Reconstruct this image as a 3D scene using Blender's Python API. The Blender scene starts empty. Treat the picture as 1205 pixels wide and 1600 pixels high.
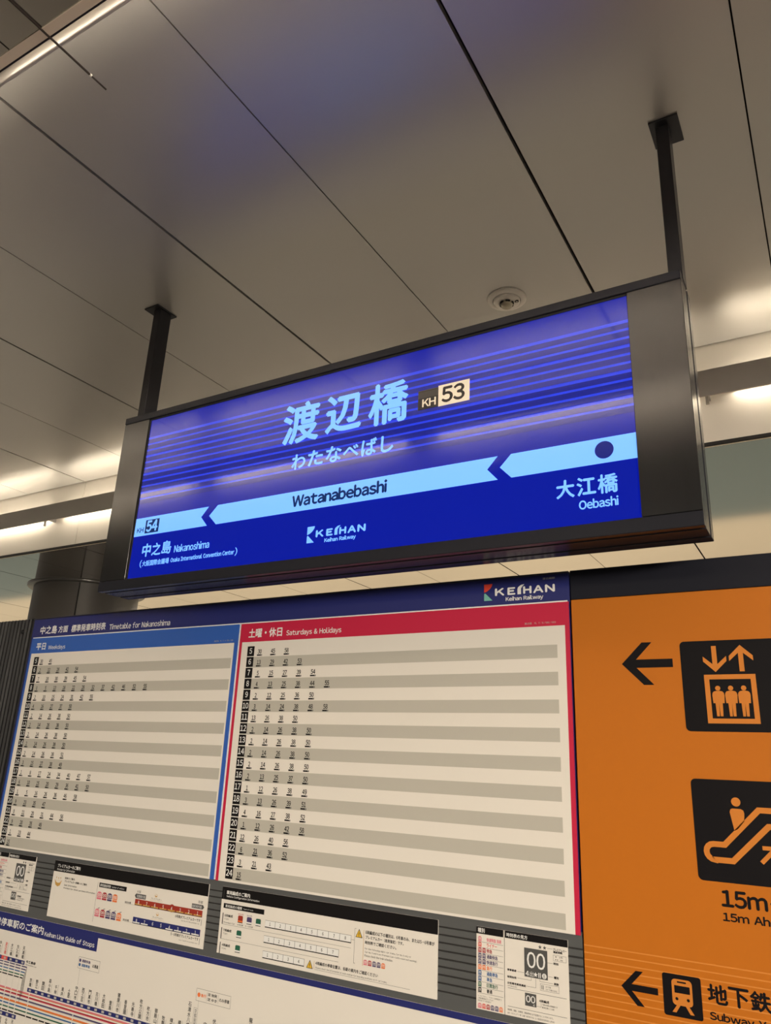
import bpy, bmesh, math, random
from mathutils import Matrix, Vector

C = bpy.context.scene.collection
SC = bpy.context.scene
EYE = 1.6            # camera height; all heights below are written relative to the eye and lifted by EYE
random.seed(4)

# ------------------------------------------------------------------ camera
cam = bpy.data.cameras.new('camera')
cam.sensor_fit = 'HORIZONTAL'
cam.sensor_width = 36.0
cam.lens = 1173.38 / 1205.0 * 36.0
cam.clip_start = 0.02
cam_o = bpy.data.objects.new('camera', cam)
C.objects.link(cam_o)
right = Vector((0.8616213, 0.50584749, 0.04155774))
down = Vector((-0.12659139, 0.29347152, -0.94754899))
fwd = Vector((-0.49151129, 0.81116754, 0.31689725))
m3 = Matrix((right, -down, -fwd)).transposed()
cam_o.matrix_world = Matrix.Translation((0, 0, EYE)) @ m3.to_4x4()
SC.camera = cam_o

# ------------------------------------------------------------------ exposure, world, added fill lights
SC.view_settings.view_transform = 'Standard'
SC.view_settings.look = 'None'
SC.view_settings.exposure = 0.0
SC.view_settings.gamma = 1.0
SC.view_settings.use_curve_mapping = False

W = bpy.data.worlds.new('station_air')
SC.world = W
W.use_nodes = True
W.node_tree.nodes['Background'].inputs[0].default_value = (1.0, 0.90, 0.77, 1)
W.node_tree.nodes['Background'].inputs[1].default_value = 0.42

LAMP = (1.0, 0.88, 0.71)


def area(name, loc, sx, sy, power, rot=(0, 0, 0), spread=180):
    l = bpy.data.lights.new(name, 'AREA')
    l.shape = 'RECTANGLE'
    l.size, l.size_y = sx, sy
    l.energy = power
    l.spread = math.radians(spread)
    l.color = LAMP
    o = bpy.data.objects.new(name, l)
    C.objects.link(o)
    o.location = loc
    o.rotation_euler = rot
    return o


for x in (-6.5, -2.5, 1.5):
    area('platform_fill', (x, -2.2, EYE + 1.2), 3.2, 0.3, 28, (math.radians(30), 0, 0), 118)  # unseen fill lamps added to light the board from the front
for x in (-14.5, -10.5, -6.5, -2.5, 1.5):
    area('platform_fill', (x, 5.9, EYE + 1.25), 3.2, 0.25, 130)  # unseen fill lamps added to brighten the far wall and floor
board_fill = area('board_fill_light', (4.0, -3.5, EYE + 1.05), 3.0, 0.5, 82, spread=75)   # unseen fill added at the right, brightens the boards without glare
board_fill.rotation_euler = Vector((-0.72, 0.68, -0.17)).to_track_quat('-Z', 'Y').to_euler()
TUBE_E = 19.0

# ------------------------------------------------------------------ materials


def mat(name, col, rough=0.5, metal=0.0, spec=0.5, emit=None, es=0.0, coat=0.0, cior=1.5, crough=0.1, noise=None, aniso=0.0, bump=None):
    m = bpy.data.materials.new(name)
    m.use_nodes = True
    nt = m.node_tree
    b = nt.nodes['Principled BSDF']
    b.inputs['Base Color'].default_value = (*col, 1)
    b.inputs['Roughness'].default_value = rough
    b.inputs['Metallic'].default_value = metal
    b.inputs['Specular IOR Level'].default_value = spec
    b.inputs['Coat Weight'].default_value = coat
    b.inputs['Coat Roughness'].default_value = crough
    b.inputs['Coat IOR'].default_value = cior
    b.inputs['Anisotropic'].default_value = aniso
    if emit:
        b.inputs['Emission Color'].default_value = (*emit, 1)
        b.inputs['Emission Strength'].default_value = es
    if noise:
        sc, amt = noise
        tc = nt.nodes.new('ShaderNodeTexCoord')
        mp = nt.nodes.new('ShaderNodeMapping')
        mp.inputs['Scale'].default_value = sc
        nz = nt.nodes.new('ShaderNodeTexNoise')
        nz.inputs['Scale'].default_value = 1.0
        nz.inputs['Detail'].default_value = 4.0
        rp = nt.nodes.new('ShaderNodeMapRange')
        rp.inputs['To Min'].default_value = max(0.0, rough - amt)
        rp.inputs['To Max'].default_value = rough + amt
        nt.links.new(tc.outputs['Object'], mp.inputs['Vector'])
        nt.links.new(mp.outputs['Vector'], nz.inputs['Vector'])
        nt.links.new(nz.outputs['Fac'], rp.inputs['Value'])
        nt.links.new(rp.outputs['Result'], b.inputs['Roughness'])
        if bump:
            bp = nt.nodes.new('ShaderNodeBump')
            bp.inputs['Strength'].default_value = bump
            bp.inputs['Distance'].default_value = 0.002
            nt.links.new(nz.outputs['Fac'], bp.inputs['Height'])
            nt.links.new(bp.outputs['Normal'], b.inputs['Normal'])
    return m


M = {}
M['ceil'] = mat('ceiling_panel_paint', (0.53, 0.515, 0.49), 0.37, 0.55, noise=((1.2, 1.2, 1.2), 0.03))
M['ceil_gloss'] = mat('far_ceiling_panel', (0.55, 0.53, 0.50), 0.07, 0.88, noise=((0.8, 0.8, 0.8), 0.02))
M['fascia'] = mat('fascia_panel', (0.80, 0.75, 0.68), 0.35, 0.2, noise=((2, 2, 2), 0.05))
M['valance'] = mat('valance_metal', (0.50, 0.48, 0.465), 0.35, 0.5, noise=((3, 3, 3), 0.05))
M['edge'] = mat('beige_edge_trim', (0.95, 0.84, 0.66), 0.45, 0.0, noise=((3, 40, 3), 0.1))
M['dark'] = mat('shadow_gap', (0.012, 0.011, 0.011), 0.8)
M['tube'] = mat('lamp_tube_glow', (1, 1, 1), 0.4, emit=(1.0, 0.885, 0.70), es=TUBE_E)
M['tube_bright'] = mat('lamp_tube_glow_bright', (1, 1, 1), 0.4, emit=(1.0, 0.885, 0.70), es=TUBE_E * 1.5)
M['bracket'] = mat('lamp_bracket', (0.35, 0.32, 0.28), 0.4, 0.3)
M['frame'] = mat('dark_brushed_metal', (0.028, 0.029, 0.038), 0.22, 0.2, 0.3, noise=((60, 60, 2), 0.04))
M['side'] = mat('side_panel_metal', (0.13, 0.13, 0.137), 0.20, 0.92, noise=((90, 90, 2), 0.035))
M['pole'] = mat('pole_dark_steel', (0.03, 0.03, 0.036), 0.35, 0.5, noise=((20, 20, 20), 0.05))
M['signblue'] = mat('backlit_blue', (0.004, 0.008, 0.06), 0.10, 0, 0.5, coat=0.45, cior=1.68, crough=0.06, emit=(0.0, 0.006, 0.33), es=1.0, noise=((3, 3, 160), 0.04))
M['signstripe'] = mat('backlit_stripe_blue', (0.01, 0.02, 0.12), 0.10, 0, 0.5, coat=0.45, cior=1.68, crough=0.06, emit=(0.012, 0.035, 0.72), es=1.0, noise=((3, 3, 160), 0.04))
M['signzone'] = mat('backlit_navy_zone', (0.004, 0.006, 0.03), 0.10, 0, 0.5, coat=0.45, cior=1.68, crough=0.06, emit=(0.0015, 0.007, 0.23), es=1.0, noise=((3, 3, 160), 0.04))
M['signwhite'] = mat('backlit_pale_blue', (0.1, 0.2, 0.3), 0.12, 0, 0.4, emit=(0.175, 0.47, 1.25), es=1.0)
M['signtext'] = mat('navy_letter_film', (0.004, 0.012, 0.07), 0.12, 0, 0.5, emit=(0.004, 0.02, 0.09), es=1.0)
M['signdot'] = mat('dark_blue_dot_film', (0.006, 0.01, 0.08), 0.12, 0, 0.5, emit=(0.012, 0.016, 0.17), es=1.0)
M['platecream'] = mat('cream_sticker', (0.80, 0.72, 0.60), 0.5, emit=(0.55, 0.45, 0.32), es=0.55)  # sticker is unlit; its glow is added to brighten the cream
M['plategrey'] = mat('grey_sticker', (0.10, 0.09, 0.085), 0.5)
M['platedark'] = mat('dark_sticker_ink', (0.05, 0.045, 0.045), 0.5)
M['paper'] = mat('poster_paper', (0.84, 0.80, 0.75), 0.5, spec=0.3)
M['stripe'] = mat('grey_table_stripe', (0.53, 0.51, 0.46), 0.5, spec=0.35)
M['ink'] = mat('black_ink', (0.008, 0.007, 0.008), 0.55, spec=0.2)
M['greyink'] = mat('dark_grey_ink', (0.09, 0.09, 0.09), 0.5, spec=0.35)
M['faint'] = mat('faint_grey_ink', (0.5, 0.49, 0.46), 0.5, spec=0.35)
M['white'] = mat('white_print', (0.86, 0.86, 0.86), 0.5, spec=0.35)
M['navy'] = mat('navy_print', (0.022, 0.028, 0.17), 0.4)
M['blue'] = mat('blue_print', (0.034, 0.125, 0.52), 0.45)
M['red'] = mat('red_print', (0.60, 0.016, 0.065), 0.45)
M['lred'] = mat('logo_red', (0.75, 0.07, 0.04), 0.45)
M['lgreen'] = mat('logo_green', (0.20, 0.52, 0.45), 0.45)
M['pink'] = mat('pink_print', (0.75, 0.20, 0.27), 0.5)
M['crimson'] = mat('crimson_print', (0.42, 0.025, 0.04), 0.5)
M['purple'] = mat('purple_print', (0.07, 0.05, 0.16), 0.5)
M['orange'] = mat('orange_print', (0.85, 0.20, 0.05), 0.5)
M['bluep'] = mat('line_blue_print', (0.03, 0.13, 0.36), 0.5)
M['green'] = mat('line_green_print', (0.02, 0.13, 0.08), 0.5)
M['yellow'] = mat('yellow_print', (0.80, 0.50, 0.05), 0.5)
M['gold'] = mat('gold_print', (0.62, 0.36, 0.09), 0.45)
M['brick'] = mat('car_red_print', (0.36, 0.035, 0.02), 0.5)
M['redtext'] = mat('red_letter_print', (0.75, 0.10, 0.09), 0.5)
M['zone'] = mat('grey_ribbed_board', (0.095, 0.10, 0.105), 0.55, noise=((5, 5, 5), 0.05))
M['groove'] = mat('dark_groove', (0.028, 0.027, 0.027), 0.7)
M['board'] = mat('board_edge_navy', (0.02, 0.02, 0.04), 0.5)
M['orangeboard'] = mat('orange_board_face', (0.56, 0.165, 0.012), 0.45, spec=0.3, noise=((2, 2, 2), 0.04))
M['orangeline'] = mat('light_orange_line', (0.70, 0.255, 0.045), 0.5, spec=0.3)
M['sym'] = mat('symbol_black', (0.006, 0.005, 0.007), 0.5, spec=0.2)
M['symorange'] = mat('symbol_orange', (0.66, 0.225, 0.035), 0.5, spec=0.3)
M['black'] = mat('black_band', (0.012, 0.013, 0.022), 0.45, spec=0.25)
M['rib'] = mat('black_ribbed_metal', (0.008, 0.008, 0.010), 0.5, 0.0, spec=0.25, noise=((30, 30, 3), 0.08))
M['det'] = mat('white_plastic', (0.80, 0.76, 0.70), 0.4)
M['detlens'] = mat('yellowish_lens', (0.50, 0.45, 0.33), 0.25, coat=0.4)
M['col'] = mat('column_cladding', (0.07, 0.064, 0.06), 0.45, 0.1, noise=((3, 3, 3), 0.06))
M['ring'] = mat('column_collar', (0.10, 0.098, 0.095), 0.3, 0.4)
M['wallc'] = mat('far_wall_cream', (0.82, 0.72, 0.55), 0.6, noise=((1, 1, 1), 0.1))
M['wallg'] = mat('far_wall_green_grey', (0.20, 0.25, 0.245), 0.4, noise=((1, 1, 1), 0.1))
M['floor'] = mat('platform_floor', (0.20, 0.185, 0.17), 0.35, noise=((2, 2, 2), 0.1))
M['rod'] = mat('rod_dark_steel', (0.06, 0.05, 0.045), 0.35, 0.6)
M['bolt'] = mat('bolt_black', (0.012, 0.012, 0.014), 0.3, 0.6)

# ------------------------------------------------------------------ mesh builder


class MB:
    def __init__(s):
        s.v, s.f, s.m, s.mats, s.sm = [], [], [], [], []

    def mi(s, m):
        if m not in s.mats:
            s.mats.append(m)
        return s.mats.index(m)

    def face(s, pts, m, smooth=False):
        i = len(s.v)
        s.v += [tuple(p) for p in pts]
        s.f.append(tuple(range(i, i + len(pts))))
        s.m.append(s.mi(m))
        s.sm.append(smooth)

    def raw(s, vs, fs, m, smooth=False):
        i = len(s.v)
        s.v += [tuple(p) for p in vs]
        k = s.mi(m)
        for f in fs:
            s.f.append(tuple(i + a for a in f))
            s.m.append(k)
            s.sm.append(smooth)

    def box(s, x0, x1, y0, y1, z0, z1, m):
        v = [(x, y, z) for x in (x0, x1) for y in (y0, y1) for z in (z0, z1)]
        s.raw(v, [(0, 1, 3, 2), (4, 6, 7, 5), (0, 4, 5, 1), (2, 3, 7, 6), (0, 2, 6, 4), (1, 5, 7, 3)], m)

    # bevelled box: used for every bar and rail
    def bbox(s, x0, x1, y0, y1, z0, z1, m, b=0.002, seg=1):
        bm = bmesh.new()
        bmesh.ops.create_cube(bm, size=1.0)
        for v in bm.verts:
            v.co = ((x0 + x1) / 2 + v.co.x * (x1 - x0), (y0 + y1) / 2 + v.co.y * (y1 - y0), (z0 + z1) / 2 + v.co.z * (z1 - z0))
        bmesh.ops.bevel(bm, geom=bm.edges[:], offset=b, segments=seg, affect='EDGES')
        bm.verts.index_update()
        s.raw([v.co[:] for v in bm.verts], [tuple(v.index for v in f.verts) for f in bm.faces], m)
        bm.free()

    def lathe(s, prof, c, m, n=48, a0=0.0, a1=2 * math.pi, smooth=True):
        full = abs(a1 - a0 - 2 * math.pi) < 1e-6
        k = n if full else n + 1
        vs = []
        for j in range(k):
            a = a0 + (a1 - a0) * j / n
            for r, z in prof:
                vs.append((c[0] + r * math.cos(a), c[1] + r * math.sin(a), c[2] + z))
        p = len(prof)
        fs = []
        for j in range(n):
            q = (j + 1) % k
            for i in range(p - 1):
                fs.append((j * p + i, q * p + i, q * p + i + 1, j * p + i + 1))
        s.raw(vs, fs, m, smooth)

    def cyl_x(s, x0, x1, y, z, r, m, n=16):
        vs = []
        for x in (x0, x1):
            for j in range(n):
                a = 2 * math.pi * j / n
                vs.append((x, y + r * math.cos(a), z + r * math.sin(a)))
        fs = [(j, (j + 1) % n, n + (j + 1) % n, n + j) for j in range(n)]
        s.raw(vs, fs, m, True)
        s.raw(vs, [tuple(range(n))[::-1], tuple(range(n, 2 * n))], m)

    def cyl_y(s, y0, y1, x, z, r, m, n=16):
        vs = []
        for y in (y0, y1):
            for j in range(n):
                a = 2 * math.pi * j / n
                vs.append((x + r * math.cos(a), y, z + r * math.sin(a)))
        fs = [(j, n + j, n + (j + 1) % n, (j + 1) % n) for j in range(n)]
        s.raw(vs, fs, m, True)
        s.raw(vs, [tuple(range(n)), tuple(range(n, 2 * n))[::-1]], m)

    # ---- prints: flat shapes facing -Y at depth y
    def rect(s, x0, x1, z0, z1, y, m):
        s.face([(x0, y, z0), (x1, y, z0), (x1, y, z1), (x0, y, z1)], m)

    def poly(s, pts, y, m):
        a = sum(pts[i][0] * pts[(i + 1) % len(pts)][1] - pts[(i + 1) % len(pts)][0] * pts[i][1] for i in range(len(pts)))
        if a < 0:
            pts = pts[::-1]
        s.face([(x, y, z) for x, z in pts], m)

    def disc(s, x, z, r, y, m, n=32, rz=None):
        s.poly([(x + r * math.cos(2 * math.pi * j / n), z + (rz or r) * math.sin(2 * math.pi * j / n)) for j in range(n)], y, m)

    def line(s, pts, w, y, m, closed=False):
        P = pts + [pts[0]] if closed else pts
        for (xa, za), (xb, zb) in zip(P, P[1:]):
            d = math.hypot(xb - xa, zb - za)
            if d < 1e-9:
                continue
            ux, uz = (xb - xa) / d * w / 2, (zb - za) / d * w / 2
            s.poly([(xa - ux - uz, za - uz + ux), (xb + ux - uz, zb + uz + ux), (xb + ux + uz, zb + uz - ux), (xa - ux + uz, za - uz - ux)], y, m)

    def stroke(s, pts, w, y, m, closed=False):      # mitred band
        n = len(pts)
        L, R_ = [], []
        for i in range(n):
            p = Vector(pts[i])
            a = Vector(pts[i - 1]) if (i > 0 or closed) else None
            b = Vector(pts[(i + 1) % n]) if (i < n - 1 or closed) else None
            d1 = (p - a).normalized() if a is not None else (b - p).normalized()
            d2 = (b - p).normalized() if b is not None else d1
            n1, n2 = Vector((-d1.y, d1.x)), Vector((-d2.y, d2.x))
            mm = (n1 + n2).normalized()
            k = w / 2 / max(0.35, mm.dot(n1))
            L.append(p + mm * k)
            R_.append(p - mm * k)
        for i in range(n if closed else n - 1):
            j = (i + 1) % n
            s.poly([tuple(L[i]), tuple(L[j]), tuple(R_[j]), tuple(R_[i])], y, m)

    # ---- lettering, fitted into the ink box x0..x1, z0..z1
    def text(s, body, x0, x1, z0, z1, y, m, bold=0.0):
        vs, fs, (bx0, bx1, by0, by1) = glyphs(body)
        kx, kz = (x1 - x0 - 2 * bold) / (bx1 - bx0), (z1 - z0 - 2 * bold) / (by1 - by0)
        shifts = [(0, 0)] if bold <= 0 else [(-bold, 0), (bold, 0), (0, bold), (0, -bold), (0, 0)]
        for n, (dx, dz) in enumerate(shifts):
            s.raw([(x0 + bold + dx + (a - bx0) * kx, y - n * 0.00001, z0 + bold + dz + (b - by0) * kz) for a, b in vs], fs, m)

    def textc(s, body, xc, z0, z1, y, m, cond=0.75, bold=0.0):   # centred, natural width times cond
        vs, fs, (bx0, bx1, by0, by1) = glyphs(body)
        w = (bx1 - bx0) * (z1 - z0) / (by1 - by0) * cond
        s.text(body, xc - w / 2, xc + w / 2, z0, z1, y, m, bold)

    def vtext(s, body, xc, z0, z1, w, y, m, bold=0.0):           # stacked characters
        n = len(body)
        p = (z1 - z0) / n
        for i, ch in enumerate(body):
            s.text(ch, xc - w / 2, xc + w / 2, z1 - (i + 0.96) * p, z1 - (i + 0.04) * p, y, m, bold)

    def build(s, name, parent=None, lift=True):
        org = Vector((0, 0, 0))
        p = parent
        while p is not None:
            org += p.location
            p = p.parent
        dz = EYE if lift else 0
        me = bpy.data.meshes.new(name)
        me.from_pydata([(a - org.x, b - org.y, c + dz - org.z) for a, b, c in s.v], [], s.f)
        for m in s.mats:
            me.materials.append(M[m])
        me.polygons.foreach_set('material_index', s.m)
        me.polygons.foreach_set('use_smooth', s.sm)
        me.update()
        o = bpy.data.objects.new(name, me)
        C.objects.link(o)
        if parent is not None:
            o.parent = parent
        return o


_gl = {}


def outline(body):
    c = bpy.data.curves.new('letters', 'FONT')
    c.body = body
    c.size = 1.0
    c.resolution_u = 3
    o = bpy.data.objects.new('letters', c)
    C.objects.link(o)
    me = o.to_mesh()
    vs = [(v.co.x, v.co.y) for v in me.vertices]
    fs = []
    for p in me.polygons:
        ids = list(p.vertices)
        a = sum(vs[ids[i - 1]][0] * vs[ids[i]][1] - vs[ids[i]][0] * vs[ids[i - 1]][1] for i in range(len(ids)))
        fs.append(tuple(ids if a > 0 else ids[::-1]))
    o.to_mesh_clear()
    bpy.data.objects.remove(o)
    bpy.data.curves.remove(c)
    return vs, fs


def glyphs(body):
    if body in _gl:
        return _gl[body]
    if len(body) == 1:
        ch = chr(ord(body) + 0xFEE0) if 0x21 <= ord(body) <= 0x7E else body
        vs, fs = outline(ch)
    elif any(0x21 <= ord(c) <= 0x7E for c in body):     # humanist latin letters set one by one, with even side bearings
        vs, fs, pen = [], [], 0.0
        for ch in body:
            if ch in ' \u3000':
                pen += 0.36
                continue
            gv, gf, bb = glyphs(ch)
            if ord(ch) < 0x7F:
                sb = 0.032 if ch in 'ilI1.,/-()' else 0.036
                if ch in 'AVWTvwyK':
                    sb = 0.016
                off, adv = pen + sb - bb[0], bb[1] - bb[0] + 2 * sb
            else:
                off, adv = pen, 1.0
            n = len(vs)
            vs += [(x + off, y) for x, y in gv]
            fs += [tuple(n + i for i in f) for f in gf]
            pen += adv
    else:
        vs, fs = outline(body)
    bb = (min(v[0] for v in vs), max(v[0] for v in vs), min(v[1] for v in vs), max(v[1] for v in vs))
    _gl[body] = (vs, fs, bb)
    return _gl[body]


def thing(name, label, cat, loc, group=None):
    o = bpy.data.objects.new(name, None)
    o.empty_display_size = 0.05
    C.objects.link(o)
    o.location = loc
    tag(o, label, cat, group)
    return o


def tag(o, label, cat, group=None):
    o['label'] = label
    o['category'] = cat
    if group:
        o['group'] = group
    return o


def struct(o):
    o['kind'] = 'structure'
    return o


# ------------------------------------------------------------------ the setting
H, H2 = 1.71, 1.265           # soffit and lower ceiling above the eye
YN, YF = 0.565, 3.025         # near and far walls of the raised soffit
XL, XR = -18.0, 7.5

b = MB()
seams = []
x = -0.61
while x > XL:
    x -= 1.197
while x < XR:
    seams.append((x, 0.0055))
    seams.append((x + 0.591, 0.0022))
    x += 1.197
prev = XL
for sx, w in seams:
    if sx - w > prev + 0.01 and sx < XR:
        b.box(prev, sx - w, YN + 0.008, YF - 0.01, H, H + 0.02, 'ceil')
        prev = sx + w
b.box(prev, XR, YN + 0.008, YF - 0.01, H, H + 0.02, 'ceil')
b.box(XL, XR, YN, YF, H + 0.03, H + 0.06, 'dark')
struct(b.build('ceiling'))


def lower_ceiling(ya, yb, edge):
    b = MB()
    prev = XL
    for sx, w in seams:
        if sx - w > prev + 0.01 and sx < XR:
            b.box(prev, sx - w * 0.8, ya, yb, H2, H2 + 0.02, 'ceil_gloss')
            prev = sx + w * 0.8
    b.box(prev, XR, ya, yb, H2, H2 + 0.02, 'ceil_gloss')
    b.box(XL, XR, ya, yb, H2 + 0.025, H2 + 0.05, 'dark')
    return struct(b.build('ceiling'))


lower_ceiling(YF + 0.022, 8.0, YF)
lower_ceiling(-6.0, 0.543, YN)


def cove(yw, sgn, names):
    # sgn +1: far side (wall faces -Y); -1: near side
    b = MB()
    prev = XL
    for sx, w in seams[::2]:
        if XL + 0.2 < sx < XR:
            b.box(prev, sx - 0.002, min(yw, yw + sgn * 0.02), max(yw, yw + sgn * 0.02), H2 + 0.012, H + 0.06, 'fascia')
            prev = sx + 0.002
    b.box(prev, XR, min(yw, yw + sgn * 0.02), max(yw, yw + sgn * 0.02), H2 + 0.012, H + 0.06, 'fascia')
    b.box(XL, XR, min(yw + sgn * 0.022, yw + sgn * 0.05), max(yw + sgn * 0.022, yw + sgn * 0.05), H2 + 0.022, H + 0.06, 'dark')
    struct(b.build(names[0]))
    b = MB()       # edge trim of the lower ceiling
    w0 = 0.015 if sgn > 0 else 0.004
    b.box(XL, XR, min(yw + sgn * w0, yw + sgn * 0.022), max(yw + sgn * w0, yw + sgn * 0.022), H2 - 0.002, H2 + 0.004, 'edge')
    b.box(XL, XR, min(yw, yw + sgn * 0.022), max(yw, yw + sgn * 0.022), H2 - 0.001, H2 + 0.0115, 'dark')
    struct(b.build(names[1]))
    b = MB()       # valance board hiding the lamps
    yv = yw - sgn * 0.093
    b.bbox(XL, XR, min(yv, yv - sgn * 0.008), max(yv, yv - sgn * 0.008), 1.434, 1.548, 'valance', 0.0015)
    b.box(XL, XR, min(yv, yv + sgn * 0.030), max(yv, yv + sgn * 0.030), 1.474, 1.477, 'valance')  # added ledge, shades the valance's inner face from the tubes
    for i in range(-14, 6):
        xb = -0.31 + 1.38 * i + (0 if sgn > 0 else 0.10)
        if XL < xb < XR:
            b.box(xb - 0.006, xb + 0.006, min(yv, yw), max(yv, yw), 1.455, 1.475, 'valance')
    struct(b.build(names[2]))


cove(YF, 1, ('wall_far', 'trim_1', 'trim_2'))
cove(YN, -1, ('wall_near', 'trim_3', 'trim_4'))


def lamps(yw, sgn, off, lab, grp, glow):
    for i in range(-14, 6):
        xb = -0.31 + 1.38 * i + off
        if not (-10.5 < xb < 5.0):
            continue
        t = thing('light_tube', lab, 'lamp', (xb + 0.69, yw - sgn * 0.045, EYE + 1.502), grp)
        b = MB()
        b.cyl_x(xb + 0.10, xb + 1.30, yw - sgn * 0.045, 1.502, 0.013, glow)
        b.build('tube', t)
        b = MB()
        b.bbox(xb + 0.06, xb + 1.34, min(yw - sgn * 0.001, yw - sgn * 0.014), max(yw - sgn * 0.001, yw - sgn * 0.014), 1.482, 1.525, 'bracket', 0.002)
        for e in (xb + 0.07, xb + 1.305):
            ya, yb = sorted((yw - sgn * 0.012, yw - sgn * 0.060))
            b.bbox(e, e + 0.025, ya, yb, 1.486, 1.518, 'bracket', 0.002)
        b.build('lamp_holder', t)
        b = MB()
        ya, yb = sorted((yw - sgn * 0.068, yw - sgn * 0.080))
        b.bbox(xb - 0.006, xb + 0.006, ya, yb, 1.408, 1.480, 'bracket', 0.001)
        b.build('bracket', t)


lamps(YF, 1, 0.0, 'fluorescent tube hidden in the light trough behind the hanging sign', 'light tubes in the far ceiling trough', 'tube')
lamps(YN, -1, 0.10, 'fluorescent tube in the light trough along the near ceiling edge', 'light tubes in the near ceiling trough', 'tube_bright')

b = MB()
b.box(XL, XR, 8.0, 8.1, -EYE, 0.02, 'wallg')
b.box(XL, XR, 8.0, 8.1, 0.02, 1.4, 'wallc')
struct(b.build('wall_back'))
b = MB()
b.box(XL, XR, -6.1, -6.0, -EYE, 1.4, 'wallg')
struct(b.build('wall_front'))
b = MB()
b.box(XL, XR, -6.1, 8.1, -EYE - 0.1, -EYE, 'floor')
struct(b.build('floor'))

# ------------------------------------------------------------------ hanging station sign
SX0, SX1, SY = -2.218, -0.2125, 1.72
sign = thing('station_sign', 'blue backlit hanging station name sign in a dark metal frame', 'sign', (-1.215, 1.79, EYE + 0.53))
b = MB()
b.bbox(SX0, SX1, SY, 1.742, 1.1785, 1.204, 'frame', 0.0015)
b.build('top_rail', sign)
b = MB()
b.bbox(SX0, SX1, SY, 1.742, 0.531, 0.5665, 'frame', 0.0015)
b.build('bottom_rail', sign)
for xa, xb in ((SX0, -2.0885), (-0.3465, SX1)):
    b = MB()
    b.bbox(xa, xb, SY + 0.002, 1.742, 0.5675, 1.1775, 'side', 0.0012)
    b.build('side_panel', sign)
b = MB()
b.box(SX0 + 0.012, SX1 - 0.012, 1.742, 1.752, 0.551, 1.184, 'dark')
b.bbox(SX0 + 0.001, SX1 - 0.001, 1.7515, 1.812, 0.531, 1.204, 'frame', 0.0015)
b.box(SX0 + 0.012, SX1 - 0.012, 1.811, 1.823, 0.551, 1.184, 'dark')
b.bbox(SX0, SX1, 1.822, 1.862, 0.531, 1.204, 'frame', 0.0015)
b.build('housing', sign)
GY = 1.728
b = MB()
b.box(-2.0885, -0.3465, GY, 1.7425, 0.567, 1.178, 'signblue')
b.build('sign_face', sign)
e = 0.0004
b = MB()
for k, z in enumerate((1.098, 1.0745, 1.0505, 1.0268, 1.003, 0.9795, 0.9558, 0.932, 0.9085, 0.885, 0.8615)):
    w = 0.0036 if k % 3 else 0.0048
    b.rect(-2.0885, -0.3465, z - 0.0205, z - w, GY - e * 0.5, 'signzone')
    b.rect(-2.0885, -0.3465, z - w, z + w, GY - e * 0.5, 'signstripe')
b.build('stripe_pattern', sign)
b = MB()
b.box(-2.088, -2.081, GY - 0.002, GY, 0.567, 1.178, 'dark')
b.box(-2.0885, -0.3465, GY - 0.002, GY, 1.1715, 1.178, 'dark')
b.build('gasket', sign)
# route band: three arrow-shaped pieces
for pts in ([(-2.0815, 0.786), (-1.7345, 0.786), (-1.765, 0.7525), (-1.7345, 0.719), (-2.0815, 0.719)],
            [(-1.7295, 0.7525), (-1.695, 0.786), (-0.706, 0.786), (-0.736, 0.7525), (-0.706, 0.719), (-1.695, 0.719)],
            [(-0.700, 0.7525), (-0.668, 0.786), (-0.3475, 0.786), (-0.3475, 0.719), (-0.668, 0.719)]):
    b = MB()
    b.poly(pts, GY - e, 'signwhite')
    b.build('route_arrow', sign)
b = MB()
b.disc(-0.4255, 0.7535, 0.0232, GY - 2 * e, 'signdot', 40)
b.build('route_dot', sign)
b = MB()
b.text('渡', -1.449, -1.304, 0.950, 1.093, GY - e, 'signwhite', 0.0036)
b.text('辺', -1.281, -1.147, 0.958, 1.088, GY - e, 'signwhite', 0.0042)
b.text('橋', -1.123, -0.985, 0.951, 1.090, GY - e, 'signwhite', 0.0034)
b.build('station_name', sign)
b = MB()
for ch, xa, xb, za, zb in (('わ', -1.401, -1.347, 0.860, 0.912), ('た', -1.338, -1.280, 0.862, 0.914), ('な', -1.270, -1.212, 0.861, 0.915),
                           ('べ', -1.207, -1.150, 0.868, 0.906), ('ば', -1.141, -1.087, 0.861, 0.916), ('し', -1.073, -1.030, 0.860, 0.914)):
    b.text(ch, xa, xb, za, zb, GY - e, 'signwhite', 0.0016)
b.build('kana_reading', sign)
b = MB()
b.text('中', -2.027, -1.985, 0.640, 0.688, GY - e, 'signwhite', 0.0013)
b.text('之', -1.980, -1.936, 0.641, 0.686, GY - e, 'signwhite', 0.0013)
b.text('島', -1.932, -1.887, 0.641, 0.688, GY - e, 'signwhite', 0.0011)
b.text('Nakanoshima', -1.872, -1.713, 0.641, 0.668, GY - e, 'signwhite', 0.0008)
b.text('（', -2.030, -2.020, 0.602, 0.630, GY - e, 'signwhite', 0.0005)
b.text('大阪国際会議場', -2.018, -1.890, 0.606, 0.626, GY - e, 'signwhite', 0.0005)
b.text('Osaka International Convention Center', -1.882, -1.601, 0.608, 0.624, GY - e, 'signwhite', 0.0006)
b.text('）', -1.599, -1.589, 0.602, 0.630, GY - e, 'signwhite', 0.0005)
b.build('next_station_name', sign)
b = MB()
b.text('大', -0.550, -0.503, 0.641, 0.690, GY - e, 'signwhite', 0.0014)
b.text('江', -0.498, -0.450, 0.641, 0.690, GY - e, 'signwhite', 0.0014)
b.text('橋', -0.446, -0.397, 0.640, 0.690, GY - e, 'signwhite', 0.0012)
b.text('Oebashi', -0.494, -0.398, 0.606, 0.631, GY - e, 'signwhite', 0.0008)
b.build('previous_station_name', sign)
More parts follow.
